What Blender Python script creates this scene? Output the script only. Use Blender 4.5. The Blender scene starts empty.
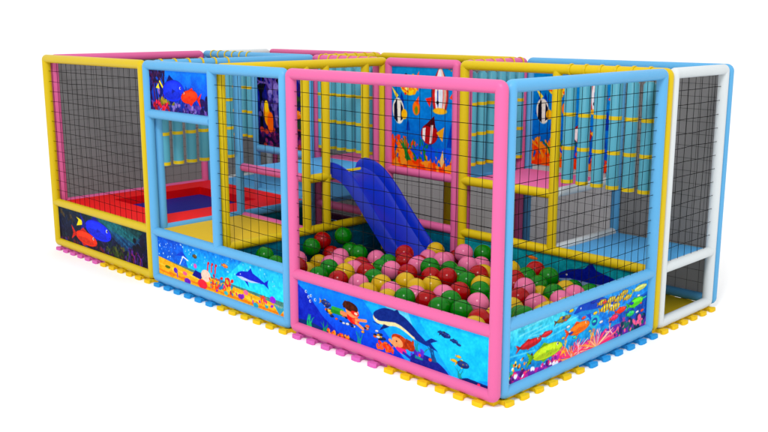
import bpy, bmesh, math
import numpy as np
from mathutils import Vector
sc = bpy.context.scene
col = sc.collection
# ---------------- camera, light, exposure ----------------
cam_d = bpy.data.cameras.new('camera'); cam = bpy.data.objects.new('camera', cam_d); col.objects.link(cam)
cam.location = (3.634, -4.6756, 2.5659)
cam.rotation_euler = (math.radians(90 - 11.922), math.radians(0.0), math.radians(45.172))
cam_d.sensor_width = 36; cam_d.lens = 43.26; cam_d.clip_start = .05; cam_d.clip_end = 500
sc.camera = cam
world = bpy.data.worlds.new('World'); sc.world = world; world.use_nodes = True
world.node_tree.nodes['Background'].inputs[0].default_value = (1, 1, 1, 1)
world.node_tree.nodes['Background'].inputs[1].default_value = 1.15
def area(name, loc, target, size, power, c=(1, 1, 1)):
    d = bpy.data.lights.new(name, 'AREA'); d.size = size; d.energy = power; d.color = c
    o = bpy.data.objects.new(name, d); col.objects.link(o); o.location = loc
    o.rotation_euler = (Vector(target) - Vector(loc)).to_track_quat('-Z', 'Y').to_euler(); return o
area('key_softbox', (2.5, -5.5, 8.5), (-2.8, .8, .6), 2.2, 620)
sc.view_settings.view_transform = 'Standard'; sc.view_settings.look = 'None'
sc.view_settings.exposure = 0.0; sc.view_settings.gamma = 1.0

# ---------------- materials ----------------
def lin(c):
    return tuple(x / 12.92 if x <= .04045 else ((x + .055) / 1.055) ** 2.4 for x in c)
def rgb(r, g, b): return lin((r / 255, g / 255, b / 255))
MATS = {}
def mat(name, c, rough=.42, bump=.12, bscale=14, coat=0, spec=.22, var=.05):
    m = bpy.data.materials.new(name); m.use_nodes = True; nt = m.node_tree; N = nt.nodes; b = N['Principled BSDF']
    tc = N.new('ShaderNodeTexCoord'); n1 = N.new('ShaderNodeTexNoise'); n1.inputs['Scale'].default_value = 2.3; n1.inputs['Detail'].default_value = 4
    nt.links.new(tc.outputs['Object'], n1.inputs['Vector'])
    mx = N.new('ShaderNodeMix'); mx.data_type = 'RGBA'
    mx.inputs[6].default_value = (*[x * (1 - var) for x in c], 1); mx.inputs[7].default_value = (*[min(1, x * (1 + var)) for x in c], 1)
    nt.links.new(n1.outputs['Fac'], mx.inputs[0]); nt.links.new(mx.outputs[2], b.inputs['Base Color'])
    b.inputs['Roughness'].default_value = rough; b.inputs['Specular IOR Level'].default_value = spec
    b.inputs['Coat Weight'].default_value = coat; b.inputs['Coat Roughness'].default_value = .12
    if bump:
        n2 = N.new('ShaderNodeTexNoise'); n2.inputs['Scale'].default_value = bscale; n2.inputs['Detail'].default_value = 3
        nt.links.new(tc.outputs['Object'], n2.inputs['Vector'])
        bp = N.new('ShaderNodeBump'); bp.inputs['Strength'].default_value = bump; bp.inputs['Distance'].default_value = .01
        nt.links.new(n2.outputs['Fac'], bp.inputs['Height']); nt.links.new(bp.outputs[0], b.inputs['Normal'])
    MATS[name] = m; return m
mat('pink_vinyl', rgb(204, 90, 142)); mat('blue_vinyl', rgb(84, 156, 202)); mat('yellow_vinyl', rgb(198, 170, 0))
mat('white_vinyl', rgb(196, 202, 204)); mat('red_vinyl', rgb(238, 4, 4), rough=.5); mat('well_red_vinyl', rgb(230, 4, 6))
mat('bed_fabric', rgb(18, 26, 135), rough=.6, bump=.1, bscale=200); mat('teal_vinyl', rgb(72, 146, 166)); mat('dark_teal_vinyl', rgb(10, 44, 52))
mat('light_blue_deck', rgb(84, 168, 226), rough=.5); mat('pink_deck', rgb(224, 100, 155), rough=.5); mat('yellow_deck', rgb(212, 174, 0), rough=.5)
mat('slide_plastic', rgb(2, 36, 168), rough=.28, bump=.05, spec=.3)
mat('cord_black', (.004, .004, .004), rough=.9, bump=0, spec=.05); mat('mesh_grey', rgb(100, 99, 100), rough=.9, bump=.3, bscale=260)
mat('mesh_grey_lightened', rgb(165, 162, 165), rough=.9, bump=.3, bscale=260); mat('panel_edge', rgb(40, 60, 90))  # same grey mesh, lightened in colour to offset shade under the rear decks
for k, c in dict(red=(150, 0, 3), green=(2, 108, 4), yellow=(188, 150, 6), pink=(206, 98, 138)).items():
    mat('ball_' + k, rgb(*c), rough=.2, bump=.02, bscale=40, coat=0, spec=.2, var=.04)
mat('mat_pink', rgb(205, 95, 170), rough=.75, bump=.25, bscale=180); mat('mat_yellow', rgb(222, 182, 10), rough=.75, bump=.25, bscale=180)
mat('mat_blue', rgb(30, 140, 205), rough=.75, bump=.25, bscale=180); mat('ground_white', (.97, .97, .97), rough=.9, bump=0, spec=.1, var=.0)
for k_, t_ in (('mesh_grey', .22), ('mesh_grey_lightened', .36)):      # see-through woven mesh
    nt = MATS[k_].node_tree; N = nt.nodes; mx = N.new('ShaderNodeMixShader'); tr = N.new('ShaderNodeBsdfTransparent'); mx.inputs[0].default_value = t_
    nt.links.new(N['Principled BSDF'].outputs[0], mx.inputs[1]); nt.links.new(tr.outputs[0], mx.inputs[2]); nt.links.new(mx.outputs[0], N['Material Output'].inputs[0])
am = bpy.data.materials.new('printed_art'); am.use_nodes = True
_a = am.node_tree.nodes.new('ShaderNodeVertexColor'); _a.layer_name = 'print'
_b = am.node_tree.nodes['Principled BSDF']; am.node_tree.links.new(_a.outputs[0], _b.inputs['Base Color'])
_b.inputs['Roughness'].default_value = .35; _b.inputs['Specular IOR Level'].default_value = .03

# ---------------- helpers ----------------
def tag(o, label=None, cat=None, group=None, kind=None):
    for k, v in (('label', label), ('category', cat), ('group', group), ('kind', kind)):
        if v: o[k] = v
    return o
def empty(name, loc=(0, 0, 0)):
    o = bpy.data.objects.new(name, None); o.location = loc; o.empty_display_size = .2; col.objects.link(o); return o
class MB:
    def __init__(s): s.v = []; s.f = []; s.m = []; s.mi = 0
    def add(s, vs, fs):
        b = len(s.v); s.v += [tuple(x) for x in vs]; s.f += [tuple(i + b for i in f) for f in fs]; s.m += [s.mi] * len(fs)
    def tube(s, path, r, closed=False, seg=18, nrm=None, cap=True):
        P = [Vector(p) for p in path]; n = len(P)
        nrm = Vector(nrm) if nrm else None; vs = []; fs = []
        for i in range(n):
            if closed: t = (P[(i + 1) % n] - P[i]).normalized() + (P[i] - P[i - 1]).normalized()
            elif i == 0: t = P[1] - P[0]
            elif i == n - 1: t = P[-1] - P[-2]
            else: t = (P[i + 1] - P[i]).normalized() + (P[i] - P[i - 1]).normalized()
            t.normalize()
            a = nrm if nrm else (Vector((0, 0, 1)) if abs(t.z) < .9 else Vector((1, 0, 0)))
            u = t.cross(a).normalized(); w = u.cross(t).normalized()
            for k in range(seg):
                q = 2 * math.pi * k / seg; vs.append(P[i] + u * math.cos(q) * r + w * math.sin(q) * r)
        for i in range(n if closed else n - 1):
            j = (i + 1) % n
            for k in range(seg):
                l = (k + 1) % seg; fs.append((i * seg + k, i * seg + l, j * seg + l, j * seg + k))
        if not closed and cap: fs += [tuple(range(seg)), tuple(reversed(range((n - 1) * seg, n * seg)))]
        s.add(vs, fs)
    def box(s, x0, x1, y0, y1, z0, z1):
        s.add([(x, y, z) for x in (x0, x1) for y in (y0, y1) for z in (z0, z1)],
              [(0, 1, 3, 2), (4, 6, 7, 5), (0, 4, 5, 1), (2, 3, 7, 6), (0, 2, 6, 4), (1, 5, 7, 3)])
    def build(s, name, mats, parent=None, smooth=True, origin=(0, 0, 0), bevel=0):
        me = bpy.data.meshes.new(name); O = Vector(origin)
        me.from_pydata([tuple(Vector(v) - O) for v in s.v], [], s.f)
        for m in (mats if isinstance(mats, (list, tuple)) else [mats]): me.materials.append(MATS[m] if isinstance(m, str) else m)
        bm = bmesh.new(); bm.from_mesh(me); bmesh.ops.recalc_face_normals(bm, faces=bm.faces); bm.to_mesh(me); bm.free()
        me.polygons.foreach_set('material_index', s.m)
        if smooth:
            me.polygons.foreach_set('use_smooth', [True] * len(me.polygons)); me.set_sharp_from_angle(angle=math.radians(40))
        o = bpy.data.objects.new(name, me); o.location = O; col.objects.link(o); o.parent = parent
        if bevel:
            b = o.modifiers.new('bevel', 'BEVEL'); b.width = bevel; b.segments = 3; b.limit_method = 'ANGLE'
        return o
rng = np.random.default_rng(7)

# ---------------- painted prints (colours per vertex of a fine grid) ----------------
class Art:
    """canvas 100 units high, aspect*100 wide, y up"""
    def __init__(s, w, h, res=230):
        s.H = int(h * res) * 2; s.W = int(w * res) * 2; s.k = s.H / 100.0; s.w = 100 * s.W / s.H
        s.c = np.zeros((s.H, s.W, 3)); s.y, s.x = np.mgrid[0:s.H, 0:s.W]; s.x = (s.x + .5) / s.k; s.y = (s.y + .5) / s.k
        s.rng = np.random.default_rng(int(w * 1000 + h * 77))
    def bg(s, stops, hstops=None):
        t = s.y / 100; z = np.array([p for p, _ in stops]); C = np.array([c for _, c in stops]) / 255.
        s.c = np.stack([np.interp(t, z, C[:, i]) for i in range(3)], -1)
    def put(s, m, c, a=1):
        m = m[..., None] * a; s.c = s.c * (1 - m) + np.array(c) / 255. * m
    def win(s, x0, x1, y0, y1):
        i0 = max(0, int(y0 * s.k)); i1 = min(s.H, int(y1 * s.k) + 2); j0 = max(0, int(x0 * s.k)); j1 = min(s.W, int(x1 * s.k) + 2)
        return (slice(i0, i1), slice(j0, j1)) if i1 > i0 and j1 > j0 else None
    def ell(s, cx, cy, rx, ry, c, ang=0, a=1, soft=.8):
        R = max(rx, ry) + 2; w = s.win(cx - R, cx + R, cy - R, cy + R)
        if not w: return
        x = s.x[w] - cx; y = s.y[w] - cy; ca, sa = math.cos(math.radians(ang)), math.sin(math.radians(ang))
        u = (x * ca + y * sa) / rx; v = (-x * sa + y * ca) / ry; d = (np.sqrt(u * u + v * v) - 1) * min(rx, ry)
        m = np.clip(.5 - d / soft, 0, 1)[..., None] * a; s.c[w] = s.c[w] * (1 - m) + np.array(c) / 255. * m
    def poly(s, pts, c, a=1):
        xs = [p[0] for p in pts]; ys = [p[1] for p in pts]; w = s.win(min(xs), max(xs), min(ys), max(ys))
        if not w: return
        X = s.x[w]; Y = s.y[w]; ins = np.zeros(X.shape, bool); n = len(pts)
        for i in range(n):
            x0, y0 = pts[i]; x1, y1 = pts[i - 1]
            if y0 == y1: continue
            ins ^= ((y0 > Y) != (y1 > Y)) & (X < (x1 - x0) * (Y - y0) / (y1 - y0) + x0)
        m = ins[..., None] * a; s.c[w] = s.c[w] * (1 - m) + np.array(c) / 255. * m
    def line(s, x0, y0, x1, y1, t, c, a=1):
        w = s.win(min(x0, x1) - t, max(x0, x1) + t, min(y0, y1) - t, max(y0, y1) + t)
        if not w: return
        dx, dy = x1 - x0, y1 - y0; L = dx * dx + dy * dy + 1e-6
        q = np.clip(((s.x[w] - x0) * dx + (s.y[w] - y0) * dy) / L, 0, 1)
        d = np.hypot(s.x[w] - x0 - q * dx, s.y[w] - y0 - q * dy); m = np.clip((t / 2 - d) / .6 + .5, 0, 1)[..., None] * a
        s.c[w] = s.c[w] * (1 - m) + np.array(c) / 255. * m
    def branch(s, x, y, L, ang, t, c, depth=4, spread=28):
        x1 = x + L * math.cos(math.radians(ang)); y1 = y + L * math.sin(math.radians(ang)); s.line(x, y, x1, y1, t, c)
        if depth:
            for k in range(2 + (s.rng.random() < .3)):
                s.branch(x1, y1, L * s.rng.uniform(.65, .9), ang + s.rng.uniform(-spread, spread) + (k - .5) * spread * .8, t * .75, c, depth - 1, spread)
    def weed(s, x, y, h, c, n=4):
        for k in range(n):
            px, py, a = x + (k - n / 2) * h * .1, y, 90 + s.rng.uniform(-30, 30)
            for j in range(6):
                nx = px + h / 6 * math.cos(math.radians(a)); ny = py + h / 6 * math.sin(math.radians(a))
                s.line(px, py, nx, ny, h * .13 * (1 - j / 7), c); px, py = nx, ny; a += s.rng.uniform(-25, 25)
    def coral(s, x, y, h, c, n=3):
        for k in range(n): s.branch(x + (k - (n - 1) / 2) * h * .3, y, h * .34, 90 + s.rng.uniform(-20, 20), h * .12, c, 3)
    def blobs(s, x0, x1, y0, y1, cols, n, r0, r1, a=1):
        for k in range(n):
            r = s.rng.uniform(r0, r1); s.ell(s.rng.uniform(x0, x1), s.rng.uniform(y0, y1), r, r * s.rng.uniform(.5, 1), cols[s.rng.integers(len(cols))], s.rng.uniform(0, 180), a)
    def fish(s, x, y, L, body, fin, ang=0, h=.42, flip=1, stripes=None, sw=.09):
        L *= 1.3; h /= 1.3; ang *= .4
        ca, sa = math.cos(math.radians(ang)), math.sin(math.radians(ang))
        T = lambda u, v: (x + flip * (u * ca * L) - v * sa * L, y + (u * sa * flip * L + v * ca * L))
        s.poly([T(-.38, 0), T(-.62, .24 * h / .42), T(-.54, 0), T(-.62, -.24 * h / .42)], fin)
        s.poly([T(.1, h * .42), T(-.12, h * .75), T(-.3, h * .3)], fin); s.poly([T(.08, -h * .42), T(-.12, -h * .68), T(-.25, -h * .3)], fin)
        s.ell(x, y, .43 * L + .6, h * L * .5 + .6, [q * .45 for q in body], ang * flip); s.ell(x, y, .43 * L, h * L * .5, body, ang * flip)
        if L > 20:
            for k_ in range(5): s.line(*T(-.4, 0), *T(-.58, (.2 - .1 * k_) * h / .42), .8, [q * .55 for q in fin], .7); s.line(*T(-.02 - .05 * k_, h * .44), *T(-.12 - .04 * k_, h * .64), .8, [q * .55 for q in fin], .6)
            s.ell(*T(.24, 0), .012 * L, h * L * .26, [q * .6 for q in body], ang * flip, .7); s.line(*T(.4, -.03), *T(.35, -.05), 1, [q * .4 for q in body])
            for k_ in range(26): s.ell(*T(s.rng.uniform(-.3, .2), s.rng.uniform(-.3, .3) * h), .02 * L, .012 * L, [q * .75 for q in body], 0, .5)
        for k_ in range(6): s.ell(*T(.02 - .01 * k_, h * (.03 + .035 * k_)), (.4 - .045 * k_) * L, h * L * (.42 - .055 * k_), [min(255, q + 30) for q in body], ang * flip, .16)
        s.ell(*T(-.02, -.2 * h), .33 * L, h * L * .2, [q * .6 for q in body], ang * flip, .3); s.poly([T(.1, 0), T(-.04, .1 * h), T(-.06, -.14 * h)], fin, .6)
        if stripes is not None:
            for k in (-.22, 0, .2):
                q = math.sqrt(max(.05, 1 - (k / .43) ** 2)) * h * .5
                s.poly([T(k - sw / 2, q), T(k + sw / 2, q), T(k + sw / 2 - .02, -q), T(k - sw / 2 - .02, -q)], stripes)
        s.ell(*T(.29, .06), .028 * L + .2, .028 * L + .2, (235, 235, 230)); s.ell(*T(.30, .06), .018 * L, .018 * L, (10, 10, 20))
    def dolphin(s, x, y, L, c, belly, ang=0, flip=1):
        ca, sa = math.cos(math.radians(ang)), math.sin(math.radians(ang))
        T = lambda u, v: (x + flip * (u * ca - v * sa) * L, y + (u * sa + v * ca) * L)
        up = [(.5, -.02), (.42, .05), (.3, .1), (.1, .13), (.0, .22), (-.06, .13), (-.25, .08), (-.42, .02), (-.55, .1), (-.52, 0), (-.56, -.08), (-.42, -.02)]
        lo = [(-.25, -.03), (0, -.07), (.1, -.08), (.06, -.18), (.2, -.08), (.36, -.06)]
        s.poly([T(*p) for p in up + lo], c); s.poly([T(*p) for p in [(.46, -.03), (.3, -.01), (0, -.03), (-.3, -.02), (0, -.07), (.3, -.075)]], belly)
        s.ell(*T(.34, .03), .012 * L, .012 * L, (245, 245, 245))
    def bubbles(s, n, x0, x1, y0, y1, r0=.5, r1=1.6, c=(225, 245, 255), a=.85):
        for k in range(n): r = s.rng.uniform(r0, r1); s.ell(s.rng.uniform(x0, x1), s.rng.uniform(y0, y1), r, r, c, 0, a)
    def noise(s, amt, cell=6):
        gh, gw = int(100 / cell) + 3, int(s.w / cell) + 3; g = s.rng.uniform(-1, 1, (gh, gw)); X = s.x / cell; Y = s.y / cell
        i = Y.astype(int); j = X.astype(int); fy = Y - i; fx = X - j; fy = fy * fy * (3 - 2 * fy); fx = fx * fx * (3 - 2 * fx)
        n = (g[i, j] * (1 - fx) + g[i, j + 1] * fx) * (1 - fy) + (g[i + 1, j] * (1 - fx) + g[i + 1, j + 1] * fx) * fy
        s.c = np.clip(s.c + (n * amt)[..., None], 0, 1)
    def out(s):
        s.noise(.03, 2.2); s.noise(.025, 5)
        c = np.clip(s.c, 0, 1); l = c.mean(-1, keepdims=True); c = np.clip(l + (c - l) * 1.18, 0, 1) ** 1.22 * .92; c = c.reshape(s.H // 2, 2, s.W // 2, 2, 3).mean((1, 3)); return np.where(c <= .04045, c / 12.92, ((c + .055) / 1.055) ** 2.4)
def art_reef_dark(w, h):
    s = Art(w, h); s.bg([(0, (12, 10, 34)), (.4, (12, 22, 62)), (1, (10, 46, 70))]); W = s.w
    for k in range(5): s.poly([(W * .42 + k * 22, 100), (W * .75 + k * 16, 30 + k * 9), (W * .82 + k * 16, 34 + k * 9), (W * .55 + k * 22, 100)], (40, 150, 190), .35)
    s.poly([(W * .3, 100), (W * .85, 58), (W * .95, 100)], (30, 130, 90), .35)
    for k in range(12): s.branch(W * s.rng.uniform(.0, 1), s.rng.uniform(-4, 10), 11, 90 + s.rng.uniform(-30, 30), 2.4, [(60, 30, 110), (24, 60, 70), (90, 30, 70), (30, 20, 60)][k % 4], 4)
    s.blobs(0, W * .3, 60, 90, [(120, 85, 40), (70, 50, 40), (20, 30, 60)], 14, 5, 12, .6); s.noise(.07, 7); s.noise(.05, 3)
    s.blobs(0, W, 0, 14, [(60, 20, 70), (90, 60, 140), (30, 20, 60), (120, 30, 50)], 90, 3, 8, .8)
    s.blobs(W * .55, W * .8, 5, 38, [(60, 80, 30), (90, 100, 45), (40, 50, 30)], 46, 3, 8, .85)
    for k in range(9): s.branch(W * .78 + k * 9, 4, 13, 90 + s.rng.uniform(-25, 25), 3, [(110, 40, 160), (70, 40, 130), (20, 10, 40), (150, 30, 80)][k % 4], 3)
    s.blobs(W * .84, W, 30, 70, [(12, 12, 34), (22, 14, 50)], 20, 6, 13, .9)
    s.poly([(W * .225, 84), (W * .25, 76), (W * .225, 58), (W * .32, 68), (W * .36, 66), (W * .33, 74)], (235, 220, 10))
    s.fish(W * .47, 62, 132, (24, 52, 225), (14, 26, 150), -12, .4)
    s.fish(W * .33, 28, 112, (228, 62, 16), (205, 45, 16), -10, .34)
    return s
def art_reef_bright(w, h):
    s = Art(w, h); s.bg([(0, (30, 40, 110)), (.35, (10, 80, 200)), (1, (20, 145, 235))]); W = s.w; s.noise(.05, 14)
    s.poly([(0, 100), (W * .3, 100), (W * .2, 20), (0, 0)], (10, 60, 160), .5)
    for k in range(7): s.branch(6 + k * 11, 20, 26, 95 + s.rng.uniform(-14, 14), 5, [(30, 16, 70), (60, 20, 80), (90, 20, 70)][k % 3], 4, 22)
    for k in range(6): s.branch(W * .5 + k * 15, 12, 15, 90 + s.rng.uniform(-24, 24), 2.5, (40, 40, 130), 4)
    s.blobs(0, W, 0, 24, [(120, 90, 170), (90, 60, 150), (60, 40, 110), (160, 140, 200), (40, 20, 80)], 170, 2.5, 7, .9)
    s.blobs(W * .08, W * .34, 2, 24, [(200, 20, 50), (150, 10, 50), (230, 50, 80)], 30, 3, 7)
    s.blobs(W * .18, W * .45, 22, 36, [(120, 120, 30), (170, 150, 40)], 22, 3, 7, .9)
    s.blobs(W * .86, W, 0, 45, [(30, 20, 80), (50, 30, 100)], 30, 5, 10, .9)
    s.ell(W * .19, 52, 8, 12, (150, 120, 190), 10); s.poly([(W * .13, 56), (W * .2, 74), (W * .28, 52)], (250, 225, 20))
    s.fish(W * .42, 52, 78, (25, 60, 215), (12, 20, 110), 6, .62); s.fish(W * .68, 42, 58, (240, 70, 20), (235, 50, 20), -18, .5, -1)
    return s
def art_sand(w, h):
    s = Art(w, h); W = s.w; s.bg([(0, (40, 210, 240)), (.5, (30, 190, 240)), (1, (30, 150, 230))])
    s.poly([(0, 0), (W * .3, 0), (W * .22, 100), (0, 100)], (10, 90, 205), .75); s.poly([(W * .45, 0), (W, 0), (W, 100), (W * .7, 100)], (90, 235, 250), .55); s.noise(.05, 12)
    s.bubbles(46, 5, W * .35, 50, 98, .8, 2.4); s.bubbles(40, W * .4, W, 62, 98, .8, 2.6, a=.6)
    s.poly([(0, 46), (W * .2, 42), (W * .5, 38), (W, 34), (W, 0), (0, 0)], (90, 140, 130))
    s.poly([(0, 48), (W * .12, 42), (W * .3, 34), (W * .5, 34), (W * .75, 30), (W, 22), (W, 0), (0, 0)], (240, 185, 40))
    for k in range(9): s.line(k * W * .12, 30 - k * 1.5, k * W * .12 + W * .16, 22 - k * 1.5, 4, (250, 215, 90), .8); s.line(k * W * .12 - 10, 14 - k, k * W * .12 + W * .14, 8 - k * .5, 5, (232, 135, 25), .8)
    s.noise(.05, 5)
    s.line(W * .2, 44, W * .23, 66, 3, (240, 245, 250)); s.line(W * .23, 66, W * .27, 60, 4, (240, 245, 250)); s.poly([(W * .16, 62), (W * .22, 78), (W * .28, 60), (W * .23, 68)], (20, 80, 200))
    s.fish(W * .33, 76, 15, (110, 90, 40), (40, 30, 30), 0, .6)
    for k in range(3): s.line(W * (.43 + .03 * k), 50, W * (.435 + .03 * k), 68, 5, (225, 50, 30)); s.ell(W * (.44 + .03 * k), 70, 4, 3.5, (200, 40, 30))
    s.poly([(W * .3, 26), (W * .37, 22), (W * .40, 36), (W * .33, 42)], (25, 25, 140)); s.ell(W * .415, 36, 20, 15, (245, 248, 250)); s.ell(W * .415, 36, 20, 15, (230, 130, 60), 0, .25)
    s.ell(W * .33, 52, 7, 6, (220, 110, 190)); s.ell(W * .16, 24, 9, 7, (110, 60, 190)); s.line(W * .17, 24, W * .175, 8, 4, (130, 80, 200)); s.ell(W * .24, 24, 10, 5, (235, 120, 160)); s.ell(W * .09, 26, 12, 4, (90, 120, 30))
    s.ell(W * .26, 6, 14, 8, (130, 50, 190)); s.ell(W * .385, 12, 20, 12, (235, 60, 80)); s.blobs(W * .44, W * .62, 12, 44, [(225, 50, 30), (240, 90, 40), (210, 180, 60), (40, 140, 190), (190, 40, 90)], 50, 3, 8)
    s.blobs(W * .45, W * .95, 6, 26, [(235, 120, 30), (170, 60, 200), (70, 180, 190), (230, 70, 120), (200, 160, 40)], 30, 2.5, 6)
    s.ell(W * .57, 10, 8, 5, (70, 190, 200)); s.ell(W * .68, 14, 10, 6, (140, 50, 180)); s.ell(W * .72, 28, 9, 6, (240, 130, 170)); s.coral(W * .84, 14, 22, (230, 80, 30), 3); s.ell(W * .91, 32, 11, 8, (160, 60, 210)); s.ell(W * .79, 6, 10, 6, (60, 170, 190))
    for k in range(7): s.line(W * .955, 4, W * .955 + (k - 3) * 6, 22, 4, (80, 170, 190))
    s.fish(W * .57, 76, 20, (240, 150, 70), (230, 120, 60), -6); s.dolphin(W * .76, 64, 118, (25, 50, 190), (200, 215, 240), 1, -1)
    return s
def art_swim(w, h):
    s = Art(w, h); W = s.w; s.bg([(0, (10, 70, 200)), (.55, (10, 120, 230)), (1, (20, 150, 240))])
    s.poly([(W * .38, 100), (W, 100), (W, 0), (W * .62, 0)], (40, 185, 245), .8); s.poly([(W * .66, 100), (W, 100), (W, 20), (W * .84, 0)], (50, 205, 250), .7)
    s.poly([(W * .5, 100), (W * .62, 100), (W * .66, 60), (W * .58, 74)], (200, 245, 255), .5)
    s.poly([(0, 92), (W * .06, 78), (W * .16, 36), (W * .3, 0), (0, 0)], (25, 45, 175), .85); s.noise(.04, 16); s.noise(.02, 5)
    for a, b in ((.06, 78), (.075, 68), (.09, 72), (.085, 60), (.115, 66)): s.ell(W * a, b, 3.2, 3.2, (235, 245, 255)); s.ell(W * a + .6, b, 1.8, 1.8, (30, 60, 140))
    s.poly([(0, 0), (0, 14), (W * .08, 16), (W * .2, 8), (W * .3, 14), (W * .4, 0)], (20, 60, 120)); s.weed(W * .08, 6, 26, (40, 185, 120), 6); s.weed(W * .17, 4, 24, (30, 150, 90), 4)
    s.blobs(W * .19, W * .31, 0, 12, [(250, 120, 30), (255, 160, 50), (230, 80, 30)], 44, 2, 5); s.weed(W * .37, 4, 26, (30, 160, 130), 4)
    s.blobs(W * .46, W * .55, 10, 24, [(240, 70, 30), (250, 110, 50)], 36, 2, 5)
    s.ell(W * .73, 2, 52, 24, (35, 45, 140), -12); s.weed(W * .68, 18, 38, (35, 150, 150), 5); s.weed(W * .75, 22, 34, (30, 90, 140), 4); s.blobs(W * .63, W * .7, 20, 34, [(110, 70, 200), (90, 50, 170)], 14, 3, 6)
    s.ell(W * .73, 22, 4, 3, (240, 90, 60)); s.ell(W * .68, 24, 3, 3, (240, 70, 90)); s.poly([(W * .83, 0), (W * .9, 12), (W, 10), (W, 0)], (30, 40, 110)); s.weed(W * .87, 8, 22, (40, 150, 150), 4); s.ell(W * .95, 6, 3.5, 3, (240, 60, 110))
    for k in range(46):
        q = s.rng.random(); s.fish(W * (.17 + .45 * q), 52 - 26 * q + s.rng.uniform(-9, 9), s.rng.uniform(6, 10), [(20, 30, 70), (250, 180, 40), (240, 110, 40), (230, 235, 245), (30, 40, 90)][k % 5], (20, 30, 70), -12, .5, -1)
    s.fish(W * .18, 66, 26, (40, 60, 130), (245, 190, 40), -12, .42, 1); s.fish(W * .205, 52, 16, (245, 190, 40), (30, 30, 60), -10); s.fish(W * .235, 58, 14, (30, 50, 120), (245, 190, 40), -10)
    c_ = (18, 52, 130)                       # curved whale: overlapping discs along an arc, belly below
    for k in range(60):
        t = k / 59; X = W * (.475 + .24 * t); Y = 72 + 9 * math.sin(math.pi * min(1, t * 1.35)) - 24 * t ** 2.2; r = 15.5 * (1 - t) ** .75 * min(1, .62 + t * 2.2) + 1.5; s.ell(X, Y - .12 * r, r * 1.5, r, (238, 222, 178) if t < .8 else c_)
    for k in range(60):
        t = k / 59; X = W * (.475 + .24 * t); Y = 72 + 9 * math.sin(math.pi * min(1, t * 1.35)) - 24 * t ** 2.2; r = 15.5 * (1 - t) ** .75 * min(1, .62 + t * 2.2) + 1.5; s.ell(X + 1, Y + .3 * r, r * 1.5, r * .86, c_); s.ell(X + 1, Y + .62 * r, r, r * .3, (44, 92, 178), 0, .25)
    s.poly([(W * .7, 52), (W * .735, 64), (W * .765, 62), (W * .73, 54), (W * .765, 42), (W * .735, 44)], c_); s.poly([(W * .53, 88), (W * .57, 99), (W * .59, 84)], c_); s.poly([(W * .5, 62), (W * .475, 46), (W * .53, 60)], (14, 44, 112))
    s.ell(W * .462, 66, 1.8, 1.8, (240, 240, 240)); s.line(W * .443, 60, W * .475, 58, 1.4, (10, 30, 80))
    s.line(W * .22, 60, W * .275, 60, 10, (60, 160, 60)); s.line(W * .215, 54, W * .27, 54, 8, (45, 140, 55)); s.line(W * .27, 57, W * .32, 56, 9, (225, 150, 105)); s.ell(W * .335, 52, 18, 10, (222, 38, 30), -8); s.ell(W * .345, 49, 9, 4, (245, 90, 70), -8)
    s.line(W * .35, 52, W * .405, 56, 6, (240, 160, 110)); s.line(W * .35, 46, W * .39, 38, 6, (240, 160, 110)); s.ell(W * .33, 66, 19, 12, (238, 160, 112), -6); s.ell(W * .32, 75, 22, 10, (70, 28, 14), -6); s.blobs(W * .28, W * .34, 70, 82, [(70, 28, 14), (90, 40, 20)], 14, 3, 5); s.ell(W * .345, 64, 12, 4.5, (215, 50, 40), -6); s.ell(W * .35, 64, 5, 2.5, (250, 220, 200), -6)
    s.ell(W * .585, 24, 17, 8, (236, 60, 140), -20); s.line(W * .56, 26, W * .53, 34, 6, (245, 170, 120)); s.line(W * .6, 18, W * .635, 12, 6, (60, 60, 170)); s.ell(W * .585, 38, 24, 12, (180, 72, 18), -12); s.ell(W * .63, 36, 14, 10, (165, 62, 16), -20); s.blobs(W * .57, W * .65, 28, 48, [(150, 58, 14), (190, 82, 24)], 22, 2, 4); s.ell(W * .57, 35, 15, 9, (245, 170, 120), -12); s.ell(W * .565, 36, 2, 1.6, (40, 20, 20))
    for a, b, l in ((.8, 78, 20), (.84, 72, 14), (.78, 80, 12), (.86, 68, 8)): s.fish(W * a, b, l, (30, 60, 130), (60, 50, 40), -4, .45)
    s.fish(W * .88, 34, 24, (40, 60, 120), (245, 190, 40), 0, .5); s.fish(W * .84, 36, 12, (250, 190, 40), (240, 170, 40)); s.fish(W * .86, 46, 10, (250, 190, 40), (240, 170, 40))
    return s
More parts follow.
